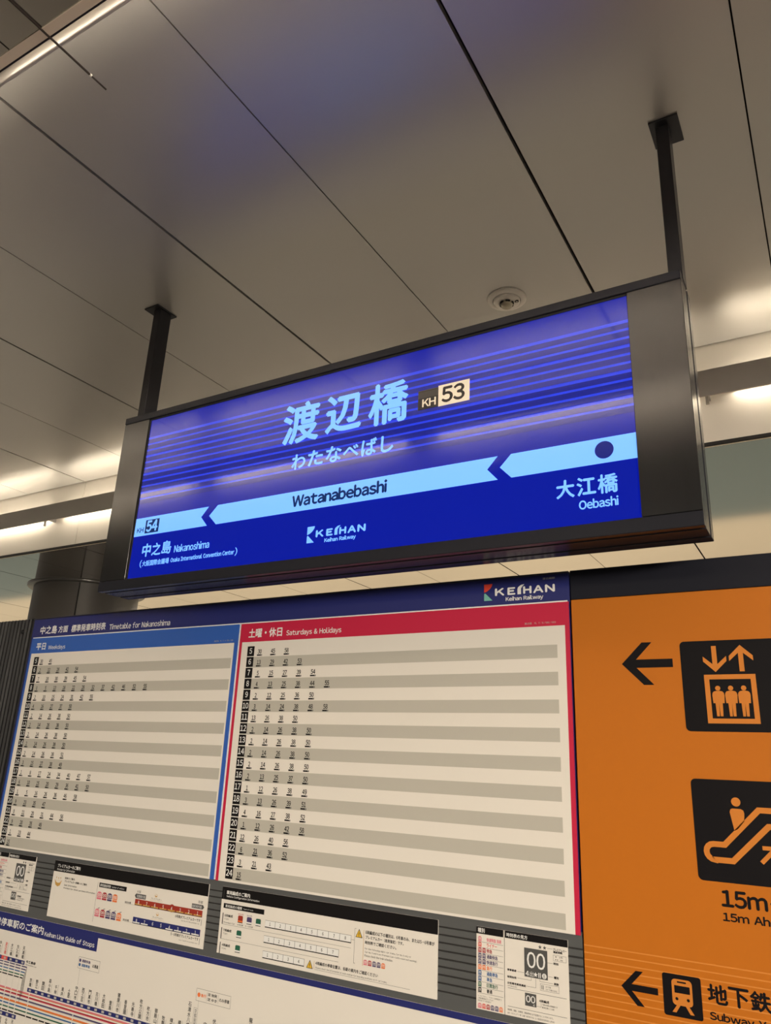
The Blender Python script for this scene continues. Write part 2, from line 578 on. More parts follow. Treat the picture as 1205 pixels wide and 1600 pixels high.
b = MB()
b.text('Watanabebashi', -1.386, -1.045, 0.734, 0.775, GY - 2 * e, 'signtext', 0.0019)
b.build('romanised_name', sign)
b = MB()
b.text('KH', -2.069, -2.036, 0.732, 0.750, GY - 2 * e, 'signtext', 0.0006)
b.rect(-2.029, -1.962, 0.726, 0.775, GY - 2 * e, 'signtext')
b.text('54', -2.023, -1.968, 0.730, 0.772, GY - 3 * e, 'signwhite', 0.0018)
b.build('next_station_number', sign)


def keihan_mark(b, x0, x1, z0, z1, y, m1, m2):      # the folded K flag: upper wedge with a curved edge, lower triangle
    w, h = x1 - x0, z1 - z0
    up = [(x0, z0 + h * 0.50), (x0, z1), (x1, z1), (x0 + w * 0.93, z0 + h * 0.86), (x0 + w * 0.70, z0 + h * 0.70), (x0 + w * 0.40, z0 + h * 0.58)]
    b.poly(up, y, m1)
    b.poly([(x0, z0), (x1, z0), (x0 + w * 0.12, z0 + h * 0.46), (x0, z0 + h * 0.42)], y, m2)


def keihan_word(b, x0, x1, z0, z1, y, m, bold):
    w = x1 - x0
    b.text('K', x0, x0 + 0.165 * w, z0, z1, y, m, bold)
    b.text('E', x0 + 0.215 * w, x0 + 0.350 * w, z0, z1, y, m, bold)
    xi = x0 + 0.385 * w
    hh = z1 - z0
    b.poly([(xi, z0), (xi + 0.060 * w, z0), (xi + 0.060 * w, z0 + hh * 0.75), (xi + 0.085 * w, z0 + hh * 1.02), (xi + 0.118 * w, z0 + hh * 1.28),
            (xi + 0.060 * w, z0 + hh * 1.22), (xi + 0.012 * w, z0 + hh * 0.95), (xi, z0 + hh * 0.7)], y, m)
    b.text('H', x0 + 0.480 * w, x0 + 0.620 * w, z0, z1, y, m, bold)
    b.text('A', x0 + 0.645 * w, x0 + 0.815 * w, z0, z1, y, m, bold)
    b.text('N', x0 + 0.840 * w, x1, z0, z1, y, m, bold)


b = MB()
keihan_mark(b, -1.318, -1.291, 0.612, 0.663, GY - e, 'signwhite', 'signwhite')
keihan_word(b, -1.286, -1.111, 0.627, 0.649, GY - e, 'signwhite', 0.0016)
b.text('Keihan Railway', -1.253, -1.143, 0.605, 0.621, GY - e, 'signwhite', 0.0006)
b.build('railway_logo', sign)
b = MB()
b.box(-0.952, -0.886, GY - 0.0012, GY - 0.0002, 0.972, 1.0335, 'plategrey')
b.rect(-0.952, -0.886, 1.0285, 1.0305, GY - 0.0014, 'platedark')
b.rect(-0.952, -0.886, 0.972, 1.0085, GY - 0.0014, 'platedark')
b.text('KH', -0.938, -0.894, 0.979, 1.0045, GY - 0.0016, 'platecream', 0.0008)
b.box(-0.886, -0.789, GY - 0.0014, GY - 0.0002, 0.971, 1.037, 'platecream')
b.text('53', -0.876, -0.803, 0.979, 1.0305, GY - 0.0016, 'platedark', 0.0019)
b.build('number_plate', sign)
for xc, tp in ((-0.2215, 0.0), (-2.2, 0.0)):
    b = MB()
    xp = (-0.2455, -0.2115) if xc > -1 else (-2.205, -2.168)
    b.bbox(xp[0], xp[1], 1.759, 1.818, 1.203, H - 0.006, 'pole', 0.0015)
    p = b.build('pole', sign)
    b = MB()
    xm = -0.2215 if xc > -1 else -2.201
    b.bbox(xm - 0.0385, xm + 0.0385, 1.738, 1.841, H - 0.006, H, 'pole', 0.001)
    b.build('base_plate', p)

# ------------------------------------------------------------------ smoke detector
dc = (-0.914, 2.337, H)
det = thing('smoke_detector', 'round white smoke detector on the ceiling above the blue sign', 'smoke detector', (dc[0], dc[1], EYE + H))
b = MB()
b.lathe([(0.0, 0), (0.0755, 0), (0.0755, -0.003), (0.071, -0.007), (0.058, -0.010), (0.0535, -0.0105)], dc, 'det')
b.build('flange', det)
b = MB()
b.lathe([(0.0535, -0.0085), (0.0515, -0.0085)], dc, 'dark')
b.lathe([(0.0515, -0.006), (0.0515, -0.0125), (0.046, -0.016), (0.030, -0.0195), (0.0, -0.020)], dc, 'det')
b.build('body', det)
b = MB()
for k in range(6):
    a = math.radians(60 * k + 12 + 30)
    b.lathe([(0.0235, -0.0190), (0.0235, -0.0262), (0.0275, -0.0255), (0.0275, -0.0188)], dc, 'dark', 8, a, a + math.radians(38))
b.build('vent_slots', det)
b = MB()
b.lathe([(0.0235, -0.019), (0.0235, -0.026), (0.021, -0.033), (0.013, -0.038), (0.0, -0.0395)], dc, 'detlens')
b.build('lens_dome', det)
b = MB()
lc = (dc[0] + 0.038, dc[1] + 0.006, H)
b.lathe([(0.0075, -0.0165), (0.0075, -0.0195), (0.0045, -0.0195)], lc, 'dark', 20)
b.lathe([(0.0045, -0.019), (0.003, -0.021), (0, -0.0215)], lc, 'det', 20)
b.build('indicator_lamp', det)

# ------------------------------------------------------------------ thin rod under the near ceiling
rod = thing('metal_rod', 'thin dark metal rod crossing the near light trough below the ceiling', 'rod', (-1.124, 0.4, EYE + H2 - 0.002))
b = MB()
b.cyl_y(-0.6, 0.655, -1.1215, H2 - 0.002, 0.0024, 'rod', 10)
b.build('shaft', rod)
b = MB()
b.cyl_y(0.655, 0.693, -1.1215, H2 - 0.002, 0.0019, 'rod', 10)
b.cyl_y(0.653, 0.657, -1.1215, H2 - 0.002, 0.0030, 'det', 10)  # pale ring modelled as the highlight just before the rod's end
b.build('tip', rod)
for y in (-0.4, 0.1):
    b = MB()
    b.bbox(-1.130, -1.118, y, y + 0.02, H2 - 0.010, H2, 'rod', 0.001)
    b.build('clip', rod)

# ------------------------------------------------------------------ column behind the board
cc = (-5.34, 4.045)
col = thing('column', 'dark round column meeting the low ceiling left of the hanging sign', 'column', (cc[0], cc[1], 0))
b = MB()
ga = math.atan2(-cc[1], -cc[0]) - math.radians(9.0)
n = 72
b.lathe([(0.415, -EYE), (0.415, H2 - 0.01)], (cc[0], cc[1], 0), 'col', n, ga + 0.012, ga + 2 * math.pi - 0.012)
b.lathe([(0.403, -EYE), (0.403, H2 - 0.01)], (cc[0], cc[1], 0), 'dark', 48)
b.build('cladding', col)
b = MB()
b.lathe([(0.40, H2 - 0.012), (0.460, H2 - 0.012), (0.465, H2 - 0.008), (0.465, H2)], (cc[0], cc[1], 0), 'ring', 96)
b.build('collar', col)

# ------------------------------------------------------------------ information board
BY = 2.0
BX0, BX1 = -2.955, -0.6085
t1 = 0.0004
board = thing('information_board', 'wide navy and grey information board below the hanging sign, holding the timetables', 'board', (-1.78, 2.06, 0))
b = MB()
b.bbox(BX0, BX1, BY + 0.012, BY + 0.12, -EYE, 0.522, 'board', 0.003)
b.build('panel', board)
b = MB()
b.bbox(BX0, BX1, BY - 0.004, BY + 0.124, 0.522, 0.527, 'board', 0.001)
b.build('top_cap', board)
b = MB()
b.box(BX0, BX1, BY, BY + 0.0125, 0.4412, 0.522, 'navy')
b.rect(BX0 + 0.012, BX1 - 0.006, 0.4412, 0.4455, BY - t1, 'white')
b.text('中之島', -2.903, -2.794, 0.457, 0.492, BY - t1, 'white', 0.0009)
b.text('方面', -2.784, -2.724, 0.459, 0.488, BY - t1, 'white', 0.0006)
b.text('標準発車時刻表', -2.701, -2.493, 0.457, 0.488, BY - t1, 'white', 0.0006)
b.text('Timetable for Nakanoshima', -2.470, -2.135, 0.456, 0.479, BY - t1, 'white', 0.0003)
b.text('渡辺橋駅', -0.684, -0.648, 0.509, 0.515, BY - t1, 'faint')
hd = b.build('header_band', board)
b = MB()
keihan_mark(b, -0.862, -0.836, 0.460, 0.509, BY - t1, 'lred', 'lgreen')
keihan_word(b, -0.828, -0.649, 0.4725, 0.4945, BY - t1, 'white', 0.0014)
b.text('Keihan Railway', -0.795, -0.683, 0.452, 0.4675, BY - t1, 'white', 0.0004)
b.build('railway_logo', hd)
b = MB()
b.box(BX0, BX1, BY + 0.004, BY + 0.0125, -0.600, -0.366, 'groove')
b.box(BX0, BX1, BY, BY + 0.0045, -0.4005, -0.366, 'zone')
for k in range(8):
    z = -0.4045 - 0.0184 * k
    b.bbox(BX0, BX1, BY, BY + 0.0045, z - 0.0146, z, 'zone', 0.0006)
b.box(BX0, BX1, BY, BY + 0.0045, -0.600, -0.5515, 'zone')
b.build('ribbed_strip', board)
b = MB()
b.box(BX0, BX1 - 0.002, BY, BY + 0.0125, -0.366, 0.4412, 'navy')
b.box(BX0, BX1, BY, BY + 0.0125, -EYE, -0.598, 'navy')
b.build('poster_backing', board)


# timetables
def timetable(name, label, x0, x1, bx0, bx1, colr, boxx, sx1, colx, pitch, times, title, tag_t, xoff):
    PY = BY - 0.004
    t = thing(name, label, 'timetable', ((x0 + x1) / 2, BY - 0.002, EYE + 0.035), 'departure timetables')
    b = MB()
    b.box(x0, x1, PY, BY - 0.0002, -0.3725, 0.4408, colr)
    b.rect(bx0, bx1, -0.3725, 0.3765, PY - t1 * 0.5, 'paper')
    for k in range(1, 20, 2):
        z = 0.3610 - 0.03637 * k
        b.rect(boxx + 0.031, sx1, z - 0.0357, z, PY - t1, 'stripe')
    b.build('sheet', t)
    b = MB()
    b.rect(x0, x1, 0.3765, 0.4405, PY - t1, colr)
    for body, a0, a1, z0, z1, bo in title:
        b.text(body, a0, a1, z0, z1, PY - 2 * t1, 'white', bo)
    b.text('渡辺橋', tag_t[0], tag_t[0] + 0.021, 0.383, 0.389, PY - 2 * t1, 'faint')
    b.text('PL  T/A/091/009', tag_t[0] + 0.029, tag_t[1], 0.383, 0.389, PY - 2 * t1, 'faint')
    b.build('header_bar', t)
    b = MB()
    for k in range(20):
        z = 0.3612 - 0.03637 * k
        b.rect(boxx, boxx + 0.0305, z - 0.0337, z, PY - t1, 'ink')
        s = str(5 + k)
        b.textc(s, boxx + 0.0153, z - 0.0255, z - 0.0065, PY - 2 * t1, 'white', 0.86, 0.0004)
    b.build('hour_column', t)
    b = MB()
    for k, row in enumerate(times):
        z = 0.3612 - 0.03637 * k
        for j, n in enumerate(row):
            xc = colx + pitch * j
            b.textc(str(n), xc, z - 0.0262, z - 0.0112, PY - 2 * t1, 'ink', 0.74, 0.00045)
            b.rect(xc - 0.0112, xc + 0.0055, z - 0.0333, z - 0.0287, PY - 2 * t1, 'ink')
            b.rect(xc + 0.0055, xc + 0.0112, z - 0.0333, z - 0.0287, PY - 2 * t1, 'greyink')
            b.rect(xc + 0.0065, xc + 0.0090, z - 0.0315, z - 0.0300, PY - 2.4 * t1, 'faint')
    b.build('departure_times', t)
    return t


wk = ['30 45', '2 12 28 42 54', '7 18 30 39 45 54', '0 5 13 18 22 28 32 37 42 46 52 55', '2 10 15 24 31 42 55', '4 16 27 37 50',
      '2 14 26 38 50', '2 14 26 38 50', '2 14 26 38 50', '2 14 26 38 50', '2 14 26 38 51', '3 15 27 38 49', '1 8 17 24 34 40 47 57',
      '6 10 15 20 29 36 41 50', '1 5 16 26 36 46 58', '9 23 35 47', '0 11 20 31 44 56', '9 20 35 48', '1 23 44', '15']
hd_ = ['30 45 58', '13 29 42 53', '5 15 27 39 54', '4 13 25 38 44 55', '2 12 25 36 50', '3 14 24 38 48 58', '13 26 38 50',
       '2 14 26 38 50', '2 14 26 38 50', '2 14 26 38 50', '2 14 26 38 50', '2 13 25 37 50', '1 12 26 38 49', '3 13 26 39 51',
       '4 16 27 38 52', '1 12 26 42 58', '12 26 40 56', '6 21 36 52', '3 21 43', '15']
wk = [r.split() for r in wk]
hd_ = [r.split() for r in hd_]
timetable('weekday_timetable', 'weekday departure timetable with a blue header and grey striped rows',
          -2.9410, -1.7885, -2.9285, -1.8035, 'blue', -2.9035, -1.810, -2.851, 0.0577, wk,
          [('平日', -2.904, -2.842, 0.390, 0.419, 0.0009), ('Weekdays', -2.824, -2.715, 0.386, 0.408, 0.0003)], (-1.898, -1.810), 0)
timetable('holiday_timetable', 'Saturday and holiday departure timetable with a red header and grey striped rows',
          -1.7785, -0.6110, -1.7670, -0.6230, 'red', -1.7395, -0.646, -1.6845, 0.0573, hd_,
          [('土曜・休日', -1.741, -1.595, 0.390, 0.422, 0.0009), ('Saturdays & Holidays', -1.577, -1.355, 0.387, 0.410, 0.0004)], (-0.738, -0.648), 0)
# white strip between the two tables belongs to the board
b = MB()
b.box(-1.7880, -1.7790, BY - 0.0012, BY - 0.0001, -0.3715, 0.4405, 'white')
b.build('divider_strip', board)

NY = BY - 0.003


def car_icons(b, xs, z0, z1, cols, y, w=0.021):
    for xc, c in zip(xs, cols):
        h = z1 - z0
        b.poly([(xc - w / 2, z0 + h * 0.3), (xc + w / 2, z0 + h * 0.3), (xc + w / 2, z0 + h * 0.72), (xc + w * 0.36, z0 + h * 0.93), (xc, z1),
                (xc - w * 0.36, z0 + h * 0.93), (xc - w / 2, z0 + h * 0.72)], y, c)
        b.rect(xc - w / 2, xc + w / 2, z0, z0 + h * 0.24, y, c)
        for d in (-0.2, 0.2):
            b.disc(xc + d * w, z0 + h * 0.60, w * 0.17, y - t1 * 0.5, 'paper', 14, h * 0.20)
            b.disc(xc + d * w, z0 + h * 0.60, w * 0.08, y - t1, c, 12, h * 0.12)


# ---- explanation notices (one left, partly cut by the photo's edge; one right)
KINDS = [('快速特急 洛楽', 'pink', 0.040), ('ライナー', 'redtext', 0.028), ('特急', 'crimson', 0.015), ('通勤快急', 'purple', 0.030), ('快速急行', 'purple', 0.030),
         ('急行', 'orange', 0.015), ('通勤準急', 'bluep', 0.030), ('準急', 'bluep', 0.015), ('区間急行', 'green', 0.030), ('普通', 'ink', 0.015)]


def legend(x0, label):
    # x0 = left edge; 0.2385 wide
    t = thing('legend_notice', label, 'notice', (x0 + 0.12, BY, EYE - 0.48), 'timetable legend notices')
    dx = x0 + 0.882
    S = lambda x: x + dx
    b = MB()
    b.box(S(-0.882), S(-0.8075), NY, BY - 0.0001, -0.570, -0.387, 'paper')
    b.box(S(-0.8055), S(-0.6435), NY, BY - 0.0001, -0.570, -0.387, 'paper')
    b.build('sheet', t)
    y1, y2, y3 = NY - t1, NY - 2 * t1, NY - 3 * t1
    b = MB()
    b.rect(S(-0.882), S(-0.8085), -0.4030, -0.3869, y1, 'ink')
    b.rect(S(-0.8045), S(-0.6435), -0.4030, -0.3869, y1, 'ink')
    b.text('種別', S(-0.878), S(-0.859), -0.400, -0.3895, y2, 'white', 0.0002)
    b.text('時刻表の見方', S(-0.800), S(-0.745), -0.400, -0.391, y2, 'white', 0.0002)
    b.build('header_bar', t)
    b = MB()
    for k, (s, c, w) in enumerate(KINDS):
        z = -0.4145 - 0.01260 * k
        b.text(s, S(-0.854), S(-0.854 + w), z - 0.0045, z + 0.0045, y1, c, 0.0002)
        b.rect(S(-0.878), S(-0.8095), z - 0.0071, z - 0.0065, y1, 'greyink')
        car_icons(b, [S(-0.8725)] + ([S(-0.861)] if k in (2, 3, 4, 5) else []), z - 0.0050, z + 0.0060, [c, c], y1, 0.0095)
    for k, s in enumerate(('は「プレミアムカー」、「ライナー」は全車指定席です', 'ご利用の際は別途プレミアムカー', '券またはライナー券が必要です')):
        b.text(s, S(-0.877), S((-0.814, -0.835, -0.842)[k]), -0.5425 - 0.0050 * k, -0.5390 - 0.0050 * k, y1, 'ink')
    car_icons(b, [S(-0.8725 + 0.0113 * k) for k in range(6)], -0.567, -0.5562, ['pink', 'redtext', 'crimson', 'purple', 'purple', 'orange'], y1, 0.0095)
    b.build('train_types', t)
    b = MB()
    b.rect(S(-0.754), S(-0.695), -0.480, -0.4175, y1, 'greyink')
    b.text('00', S(-0.747), S(-0.7005), -0.460, -0.425, y2, 'white', 0.0005)
    b.text('4', S(-0.751), S(-0.7425), -0.478, -0.467, y2, 'white', 0.0003)
    b.text('出', S(-0.7405), S(-0.731), -0.478, -0.467, y2, 'white')
    st = []
    for k in range(10):
        r = 0.0058 if k % 2 == 0 else 0.0026
        st.append((S(-0.7255) + r * math.sin(math.pi * k / 5), -0.4725 + r * math.cos(math.pi * k / 5)))
    b.poly(st, y2, 'white')
    b.rect(S(-0.7185), S(-0.7165), -0.478, -0.467, y2, 'white')
    b.rect(S(-0.7145), S(-0.7125), -0.478, -0.467, y2, 'white')
    b.disc(S(-0.7035), -0.4725, 0.0058, y2, 'white', 20)
    b.text('8', S(-0.7060), S(-0.7010), -0.4765, -0.4685, y3, 'greyink')
    for xs in (-0.713, -0.7015):
        st = []
        for k in range(10):
            r = 0.0050 if k % 2 == 0 else 0.0021
            st.append((S(xs) + r * math.sin(math.pi * k / 5), -0.4115 + r * math.cos(math.pi * k / 5)))
        b.poly(st, y1, 'greyink')
    b.line([(S(-0.695), -0.4115), (S(-0.682), -0.4115)], 0.0006, y1, 'greyink')
    b.text('プレミアムカー', S(-0.680), S(-0.6465), -0.4143, -0.4088, y1, 'ink', 0.0001)
    b.text('連結両数', S(-0.680), S(-0.657), -0.4195, -0.4145, y1, 'ink', 0.0002)
    b.line([(S(-0.680), -0.4235), (S(-0.648), -0.4235), (S(-0.648), -0.436), (S(-0.680), -0.436)], 0.0005, y1, 'greyink', True)
    b.text('★  1両', S(-0.676), S(-0.657), -0.4285, -0.4250, y1, 'ink')
    b.text('★★  2両', S(-0.676), S(-0.657), -0.4345, -0.4310, y1, 'ink')
    b.line([(S(-0.695), -0.4425), (S(-0.682), -0.4425)], 0.0006, y1, 'greyink')
    b.text('時刻', S(-0.680), S(-0.668), -0.4448, -0.4392, y1, 'ink', 0.0002)
    b.line([(S(-0.694), -0.4715), (S(-0.682), -0.4715)], 0.0006, y1, 'greyink')
    b.text('種別', S(-0.680), S(-0.668), -0.4743, -0.4687, y1, 'ink', 0.0002)
    for s, xe, z in (('停車番線', -0.775, -0.4720), ('始発始発', -0.775, -0.4870), ('女性専用車両連結', -0.751, -0.5005)):
        b.text(s, S(-0.799), S(xe), z - 0.0026, z + 0.0026, y1, 'ink', 0.0002)
    b.text('（平日のみ）', S(-0.799), S(-0.774), -0.5085, -0.5050, y1, 'ink')
    b.line([(S(-0.773), -0.4725), (S(-0.755), -0.4725)], 0.0006, y1, 'greyink')
    b.line([(S(-0.773), -0.4865), (S(-0.7370), -0.4865), (S(-0.7370), -0.481)], 0.0006, y1, 'greyink')
    b.line([(S(-0.749), -0.5003), (S(-0.7255), -0.5003), (S(-0.7255), -0.481)], 0.0006, y1, 'greyink')
    b.line([(S(-0.7150), -0.481), (S(-0.7150), -0.4850), (S(-0.682), -0.4850)], 0.0006, y1, 'greyink')
    b.text('両数', S(-0.680), S(-0.668), -0.4878, -0.4822, y1, 'ink', 0.0002)
    b.line([(S(-0.714), -0.4893), (S(-0.668), -0.4893), (S(-0.668), -0.5035), (S(-0.714), -0.5035)], 0.0005, y1, 'greyink', True)
    b.rect(S(-0.7110), S(-0.7095), -0.501, -0.492, y1, 'greyink')
    b.rect(S(-0.7075), S(-0.7060), -0.501, -0.492, y1, 'greyink')
    b.text('2ドア車', S(-0.701), S(-0.688), -0.4962, -0.4922, y1, 'ink')
    b.text('3ドア車を含む', S(-0.701), S(-0.672), -0.5018, -0.4980, y1, 'ink')
    b.rect(S(-0.798), S(-0.650), -0.5117, -0.5109, y1, 'greyink')
    b.rect(S(-0.7535), S(-0.7250), -0.5415, -0.5145, y1, 'greyink')
    b.text('00', S(-0.7510), S(-0.7275), -0.534, -0.519, y2, 'white', 0.0003)
    b.text('4', S(-0.7335), S(-0.7290), -0.5405, -0.5355, y2, 'white')
    b.line([(S(-0.7245), -0.5385), (S(-0.7130), -0.5385), (S(-0.7130), -0.5275)], 0.0005, y1, 'greyink')
    b.text('4両編成', S(-0.7180), S(-0.6930), -0.5290, -0.5230, y1, 'ink', 0.0002)
    b.text('下線の列車は4両編成です', S(-0.7110), S(-0.6725), -0.5347, -0.5310, y1, 'ink')
    b.text('乗車位置にご注意', S(-0.7110), S(-0.6810), -0.5405, -0.5368, y1, 'ink')
    b.rect(S(-0.798), S(-0.650), -0.5507, -0.5499, y1, 'greyink')
    b.text('事故等、運転、列車等、運転時刻により変更することがあります。', S(-0.799), S(-0.684), -0.5595, -0.5553, y1, 'ink')
    b.text('急行・ラグジュアリー車（土曜・休日ダイヤは、土・休日及び12月30日～1月3日）', S(-0.799), S(-0.681), -0.5665, -0.5623, y1, 'ink')
    b.build('reading_guide', t)


legend(-2.9065, 'small white timetable legend notice left of the train car notices, at the left edge')
legend(-0.882, 'small white timetable legend notice beside the orange board, at the right end of the strip')


def crown(b, xc, z0, z1, y, m, w):
    h = z1 - z0
    b.poly([(xc - w * 0.5, z0 + h * 0.72), (xc - w * 0.30, z0 + h * 0.15), (xc, z0), (xc + w * 0.30, z0 + h * 0.15), (xc + w * 0.5, z0 + h * 0.72),
            (xc + w * 0.24, z0 + h * 0.42), (xc, z0 + h * 0.36), (xc - w * 0.24, z0 + h * 0.42)], y, m)
    for d in (-0.27, 0, 0.27):
        b.disc(xc + d * w, z1 - h * (0.12 + 0.04 * (d == 0)), w * 0.055, y, m, 12)
        b.line([(xc + d * w * 0.8, z0 + h * 0.5), (xc + d * w, z1 - h * 0.25)], w * 0.02, y, m)


# ---- premium car notice
pn = thing('premium_car_notice', 'white notice with a gold crown and red and navy train diagrams', 'notice', (-2.18, BY, EYE - 0.48))
y1, y2, y3 = NY - t1, NY - 2 * t1, NY - 3 * t1
b = MB()
b.box(-2.558, -1.8025, NY, BY - 0.0001, -0.570, -0.387, 'paper')
b.build('sheet', pn)
b = MB()
b.rect(-2.558, -1.8025, -0.4225, -0.3869, y1, 'ink')
b.rect(-2.5515, -2.5505, -0.420, -0.397, y2, 'greyink')
b.text('プレミアムカーのご案内', -2.540, -2.416, -0.4085, -0.3965, y2, 'white', 0.0003)
b.text('Premium Car Information', -2.540, -2.444, -0.4185, -0.4110, y2, 'white', 0.0001)
b.build('header_bar', pn)
b = MB()
crown(b, -2.525, -0.471, -0.438, y1, 'gold', 0.042)
b.build('crown_mark', pn)
for xc, z0, z1, xa, xb, za, zb, zl in ((-2.012, -0.5035, -0.493, -2.034, -1.984, -0.5115, -0.5060, -0.5150), (-2.028, -0.4505, -0.4395, -2.050, -2.001, -0.4580, -0.4528, -0.4610)):
    b = MB()
    crown(b, xc, z0, z1, y1, 'gold', 0.014)
    b.text('プレミアムカー', xa, xb, za, zb, y1, 'greyink')
    b.rect(xa - 0.006, xb + 0.006, zl, zl + 0.0005, y1, 'gold')
    b.build('crown_mark', pn)
b = MB()
b.text('座席のご案内', -2.491, -2.438, -0.4430, -0.4360, y1, 'ink', 0.0002)
b.text('プレミアムカー券購入のご案内', -2.490, -2.371, -0.4530, -0.4460, y1, 'ink', 0.0002)
b.text('Seat Information', -2.490, -2.422, -0.4645, -0.4590, y1, 'ink', 0.0001)
b.text('Premium Car ticket purchase information', -2.490, -2.322, -0.4750, -0.4690, y1, 'ink', 0.0001)
b.rect(-2.3150, -2.3142, -0.558, -0.435, y1, 'greyink')
b.rect(-2.3065, -2.170, -0.4490, -0.4350, y1, 'ink')
b.text('車両連結両数', -2.302, -2.247, -0.4465, -0.4378, y2, 'white', 0.0001)
b.text('Number of vehicles', -2.242, -2.180, -0.4450, -0.4395, y2, 'white')
b.text('8000系', -2.170, -2.140, -0.4835, -0.4770, y1, 'ink', 0.0002)
b.text('3000系', -2.169, -2.139, -0.5360, -0.5295, y1, 'ink', 0.0002)
b.rect(-2.169, -2.122, -0.4845, -0.4841, y1, 'greyink')
b.rect(-2.169, -2.122, -0.5370, -0.5366, y1, 'greyink')
b.text('大阪', -2.119, -2.100, -0.4470, -0.4385, y1, 'greyink')
b.text('京都', -1.841, -1.821, -0.4460, -0.4375, y1, 'greyink')
b.poly([(-2.127, -0.4555), (-2.121, -0.4490), (-2.0745, -0.4490), (-2.0745, -0.4625), (-2.121, -0.4625)], y1, 'greyink')
b.text('淀屋橋方面', -2.117, -2.077, -0.4600, -0.4515, y2, 'white')
b.poly([(-1.8135, -0.4550), (-1.8195, -0.4490), (-1.8665, -0.4490), (-1.8665, -0.4615), (-1.8195, -0.4615)], y1, 'greyink')
b.text('出町柳方面', -1.864, -1.824, -0.4593, -0.4512, y2, 'white')
b.text('6号車がプレミアムカーです', -1.933, -1.824, -0.4980, -0.4890, y1, 'ink', 0.0002)
b.text('Car No. 6 is the premium car', -1.905, -1.827, -0.5055, -0.5010, y1, 'ink')
b.text('5・6号車がプレミアムカーです', -1.944, -1.824, -0.5500, -0.5410, y1, 'ink', 0.0002)
b.text('Cars 5 and 6 are premium cars', -1.906, -1.826, -0.5600, -0.5555, y1, 'ink')
b.rect(-1.8200, -1.8185, -0.507, -0.489, y1, 'greyink')
b.rect(-1.8200, -1.8185, -0.560, -0.542, y1, 'greyink')
b.build('lettering', pn)
for xc, c in zip((-2.2995, -2.2730, -2.2465, -2.2200), ('pink', 'crimson', 'purple', 'orange')):
    b = MB()
    car_icons(b, [xc], -0.487, -0.4625, [c], y1, 0.0225)
    b.build('train_icon', pn)
for xc, c in zip((-2.2985, -2.2710, -2.2435, -2.2165, -2.1895), ('pink', 'crimson', 'purple', 'purple', 'orange')):
    b = MB()
    car_icons(b, [xc], -0.540, -0.5155, [c], y1, 0.0225)
    b.line([(xc + 0.002, -0.5145), (xc + 0.009, -0.5125)], 0.0018, y1, 'greyink')
    b.build('train_icon', pn)


def train_bar(name, x0, x1, z0, z1, body, skirt, bump_):
    b = MB()
    b.rect(x0, x1, z0, z1, y1, body)
    b.rect(x0, x1, z0 + 0.0005, z0 + 0.0022, y2, 'groove')
    w = (x1 - x0) / 8
    for k in range(8):
        if not bump_ and k in (2, 3):
            pass
        else:
            b.rect(x0 + k * w + 0.002, x0 + (k + 1) * w - 0.004, z0 + 0.0024, z0 + 0.0058, y2, skirt)
        b.textc(str(8 - k), x0 + (k + 0.48) * w, z0 + 0.0048, z0 + 0.0150, y3, 'white', 0.8, 0.0003)
    if bump_:
        b.disc(x0 + 4.5 * w, z0 + 0.0105, 0.0125, y1 - t1 * 0.4, body, 24, 0.0115)
        b.line([(x0 + 4.5 * w - 0.012, z0 + 0.0045), (x0 + 4.5 * w - 0.006, z0 + 0.0008), (x0 + 4.5 * w + 0.006, z0 + 0.0008), (x0 + 4.5 * w + 0.012, z0 + 0.0045)], 0.0016, y3, 'gold')
    b.build(name, pn)


train_bar('red_train_diagram', -2.1225, -1.8185, -0.4840, -0.4650, 'brick', 'gold', True)
train_bar('navy_train_diagram', -2.1215, -1.8195, -0.5380, -0.5185, 'navy', 'white', False)

# ---- car configuration notice
cn = thing('car_layout_notice', 'white notice with rows of numbered train car boxes and yellow warning triangles', 'notice', (-1.37, BY, EYE - 0.48))
b = MB()
b.box(-1.745, -0.992, NY, BY - 0.0001, -0.570, -0.387, 'paper')
b.build('sheet', cn)
b = MB()
b.rect(-1.745, -0.992, -0.4220, -0.3869, y1, 'ink')
b.rect(-1.7380, -1.7370, -0.420, -0.396, y2, 'greyink')
b.text('車両編成のご案内', -1.727, -1.633, -0.4075, -0.3960, y2, 'white', 0.0003)
b.text('Vehicle Configuration Information', -1.726, -1.595, -0.4165, -0.4095, y2, 'white', 0.0001)
b.build('header_bar', cn)
b = MB()
b.rect(-1.7345, -1.5735, -0.4460, -0.4325, y1, 'ink')
b.text('車両編成の種類', -1.727, -1.660, -0.4435, -0.4355, y2, 'white', 0.0001)
b.text('Type of train', -1.655, -1.616, -0.4425, -0.4380, y2, 'white')
for k, (s, s2) in enumerate((('8両編成', '8 Cars'), ('7両編成', '7 Cars'), ('4両編成', '4 Cars'))):
    z = -0.4605 - 0.040 * k
    b.rect(-1.7350, -1.7320, z - 0.030, z + 0.001, y1, 'ink')
    b.text(s, -1.727, -1.694, z - 0.0090, z - 0.0015, y1, 'ink', 0.0002)
    b.text(s2, -1.726, -1.709, z - 0.0165, z - 0.0120, y1, 'ink')
b.text('Premium Car', -1.728, -1.683, -0.4870, -0.4825, y1, 'ink')
b.text('6号車', -1.673, -1.650, -0.4872, -0.4825, y1, 'ink')
b.text('5・6号車', -1.642, -1.612, -0.4872, -0.4825, y1, 'ink')
b.text('8000系', -1.673, -1.652, -0.4580, -0.4535, y1, 'crimson')
b.text('3000系', -1.639, -1.618, -0.4580, -0.4535, y1, 'purple')
b.rect(-1.732, -1.260, -0.4905, -0.4899, y1, 'greyink')
b.rect(-1.732, -1.299, -0.5305, -0.5299, y1, 'greyink')
b.line([(-1.245, -0.440), (-1.2495, -0.440), (-1.2495, -0.525), (-1.245, -0.525)], 0.0007, y1, 'greyink')
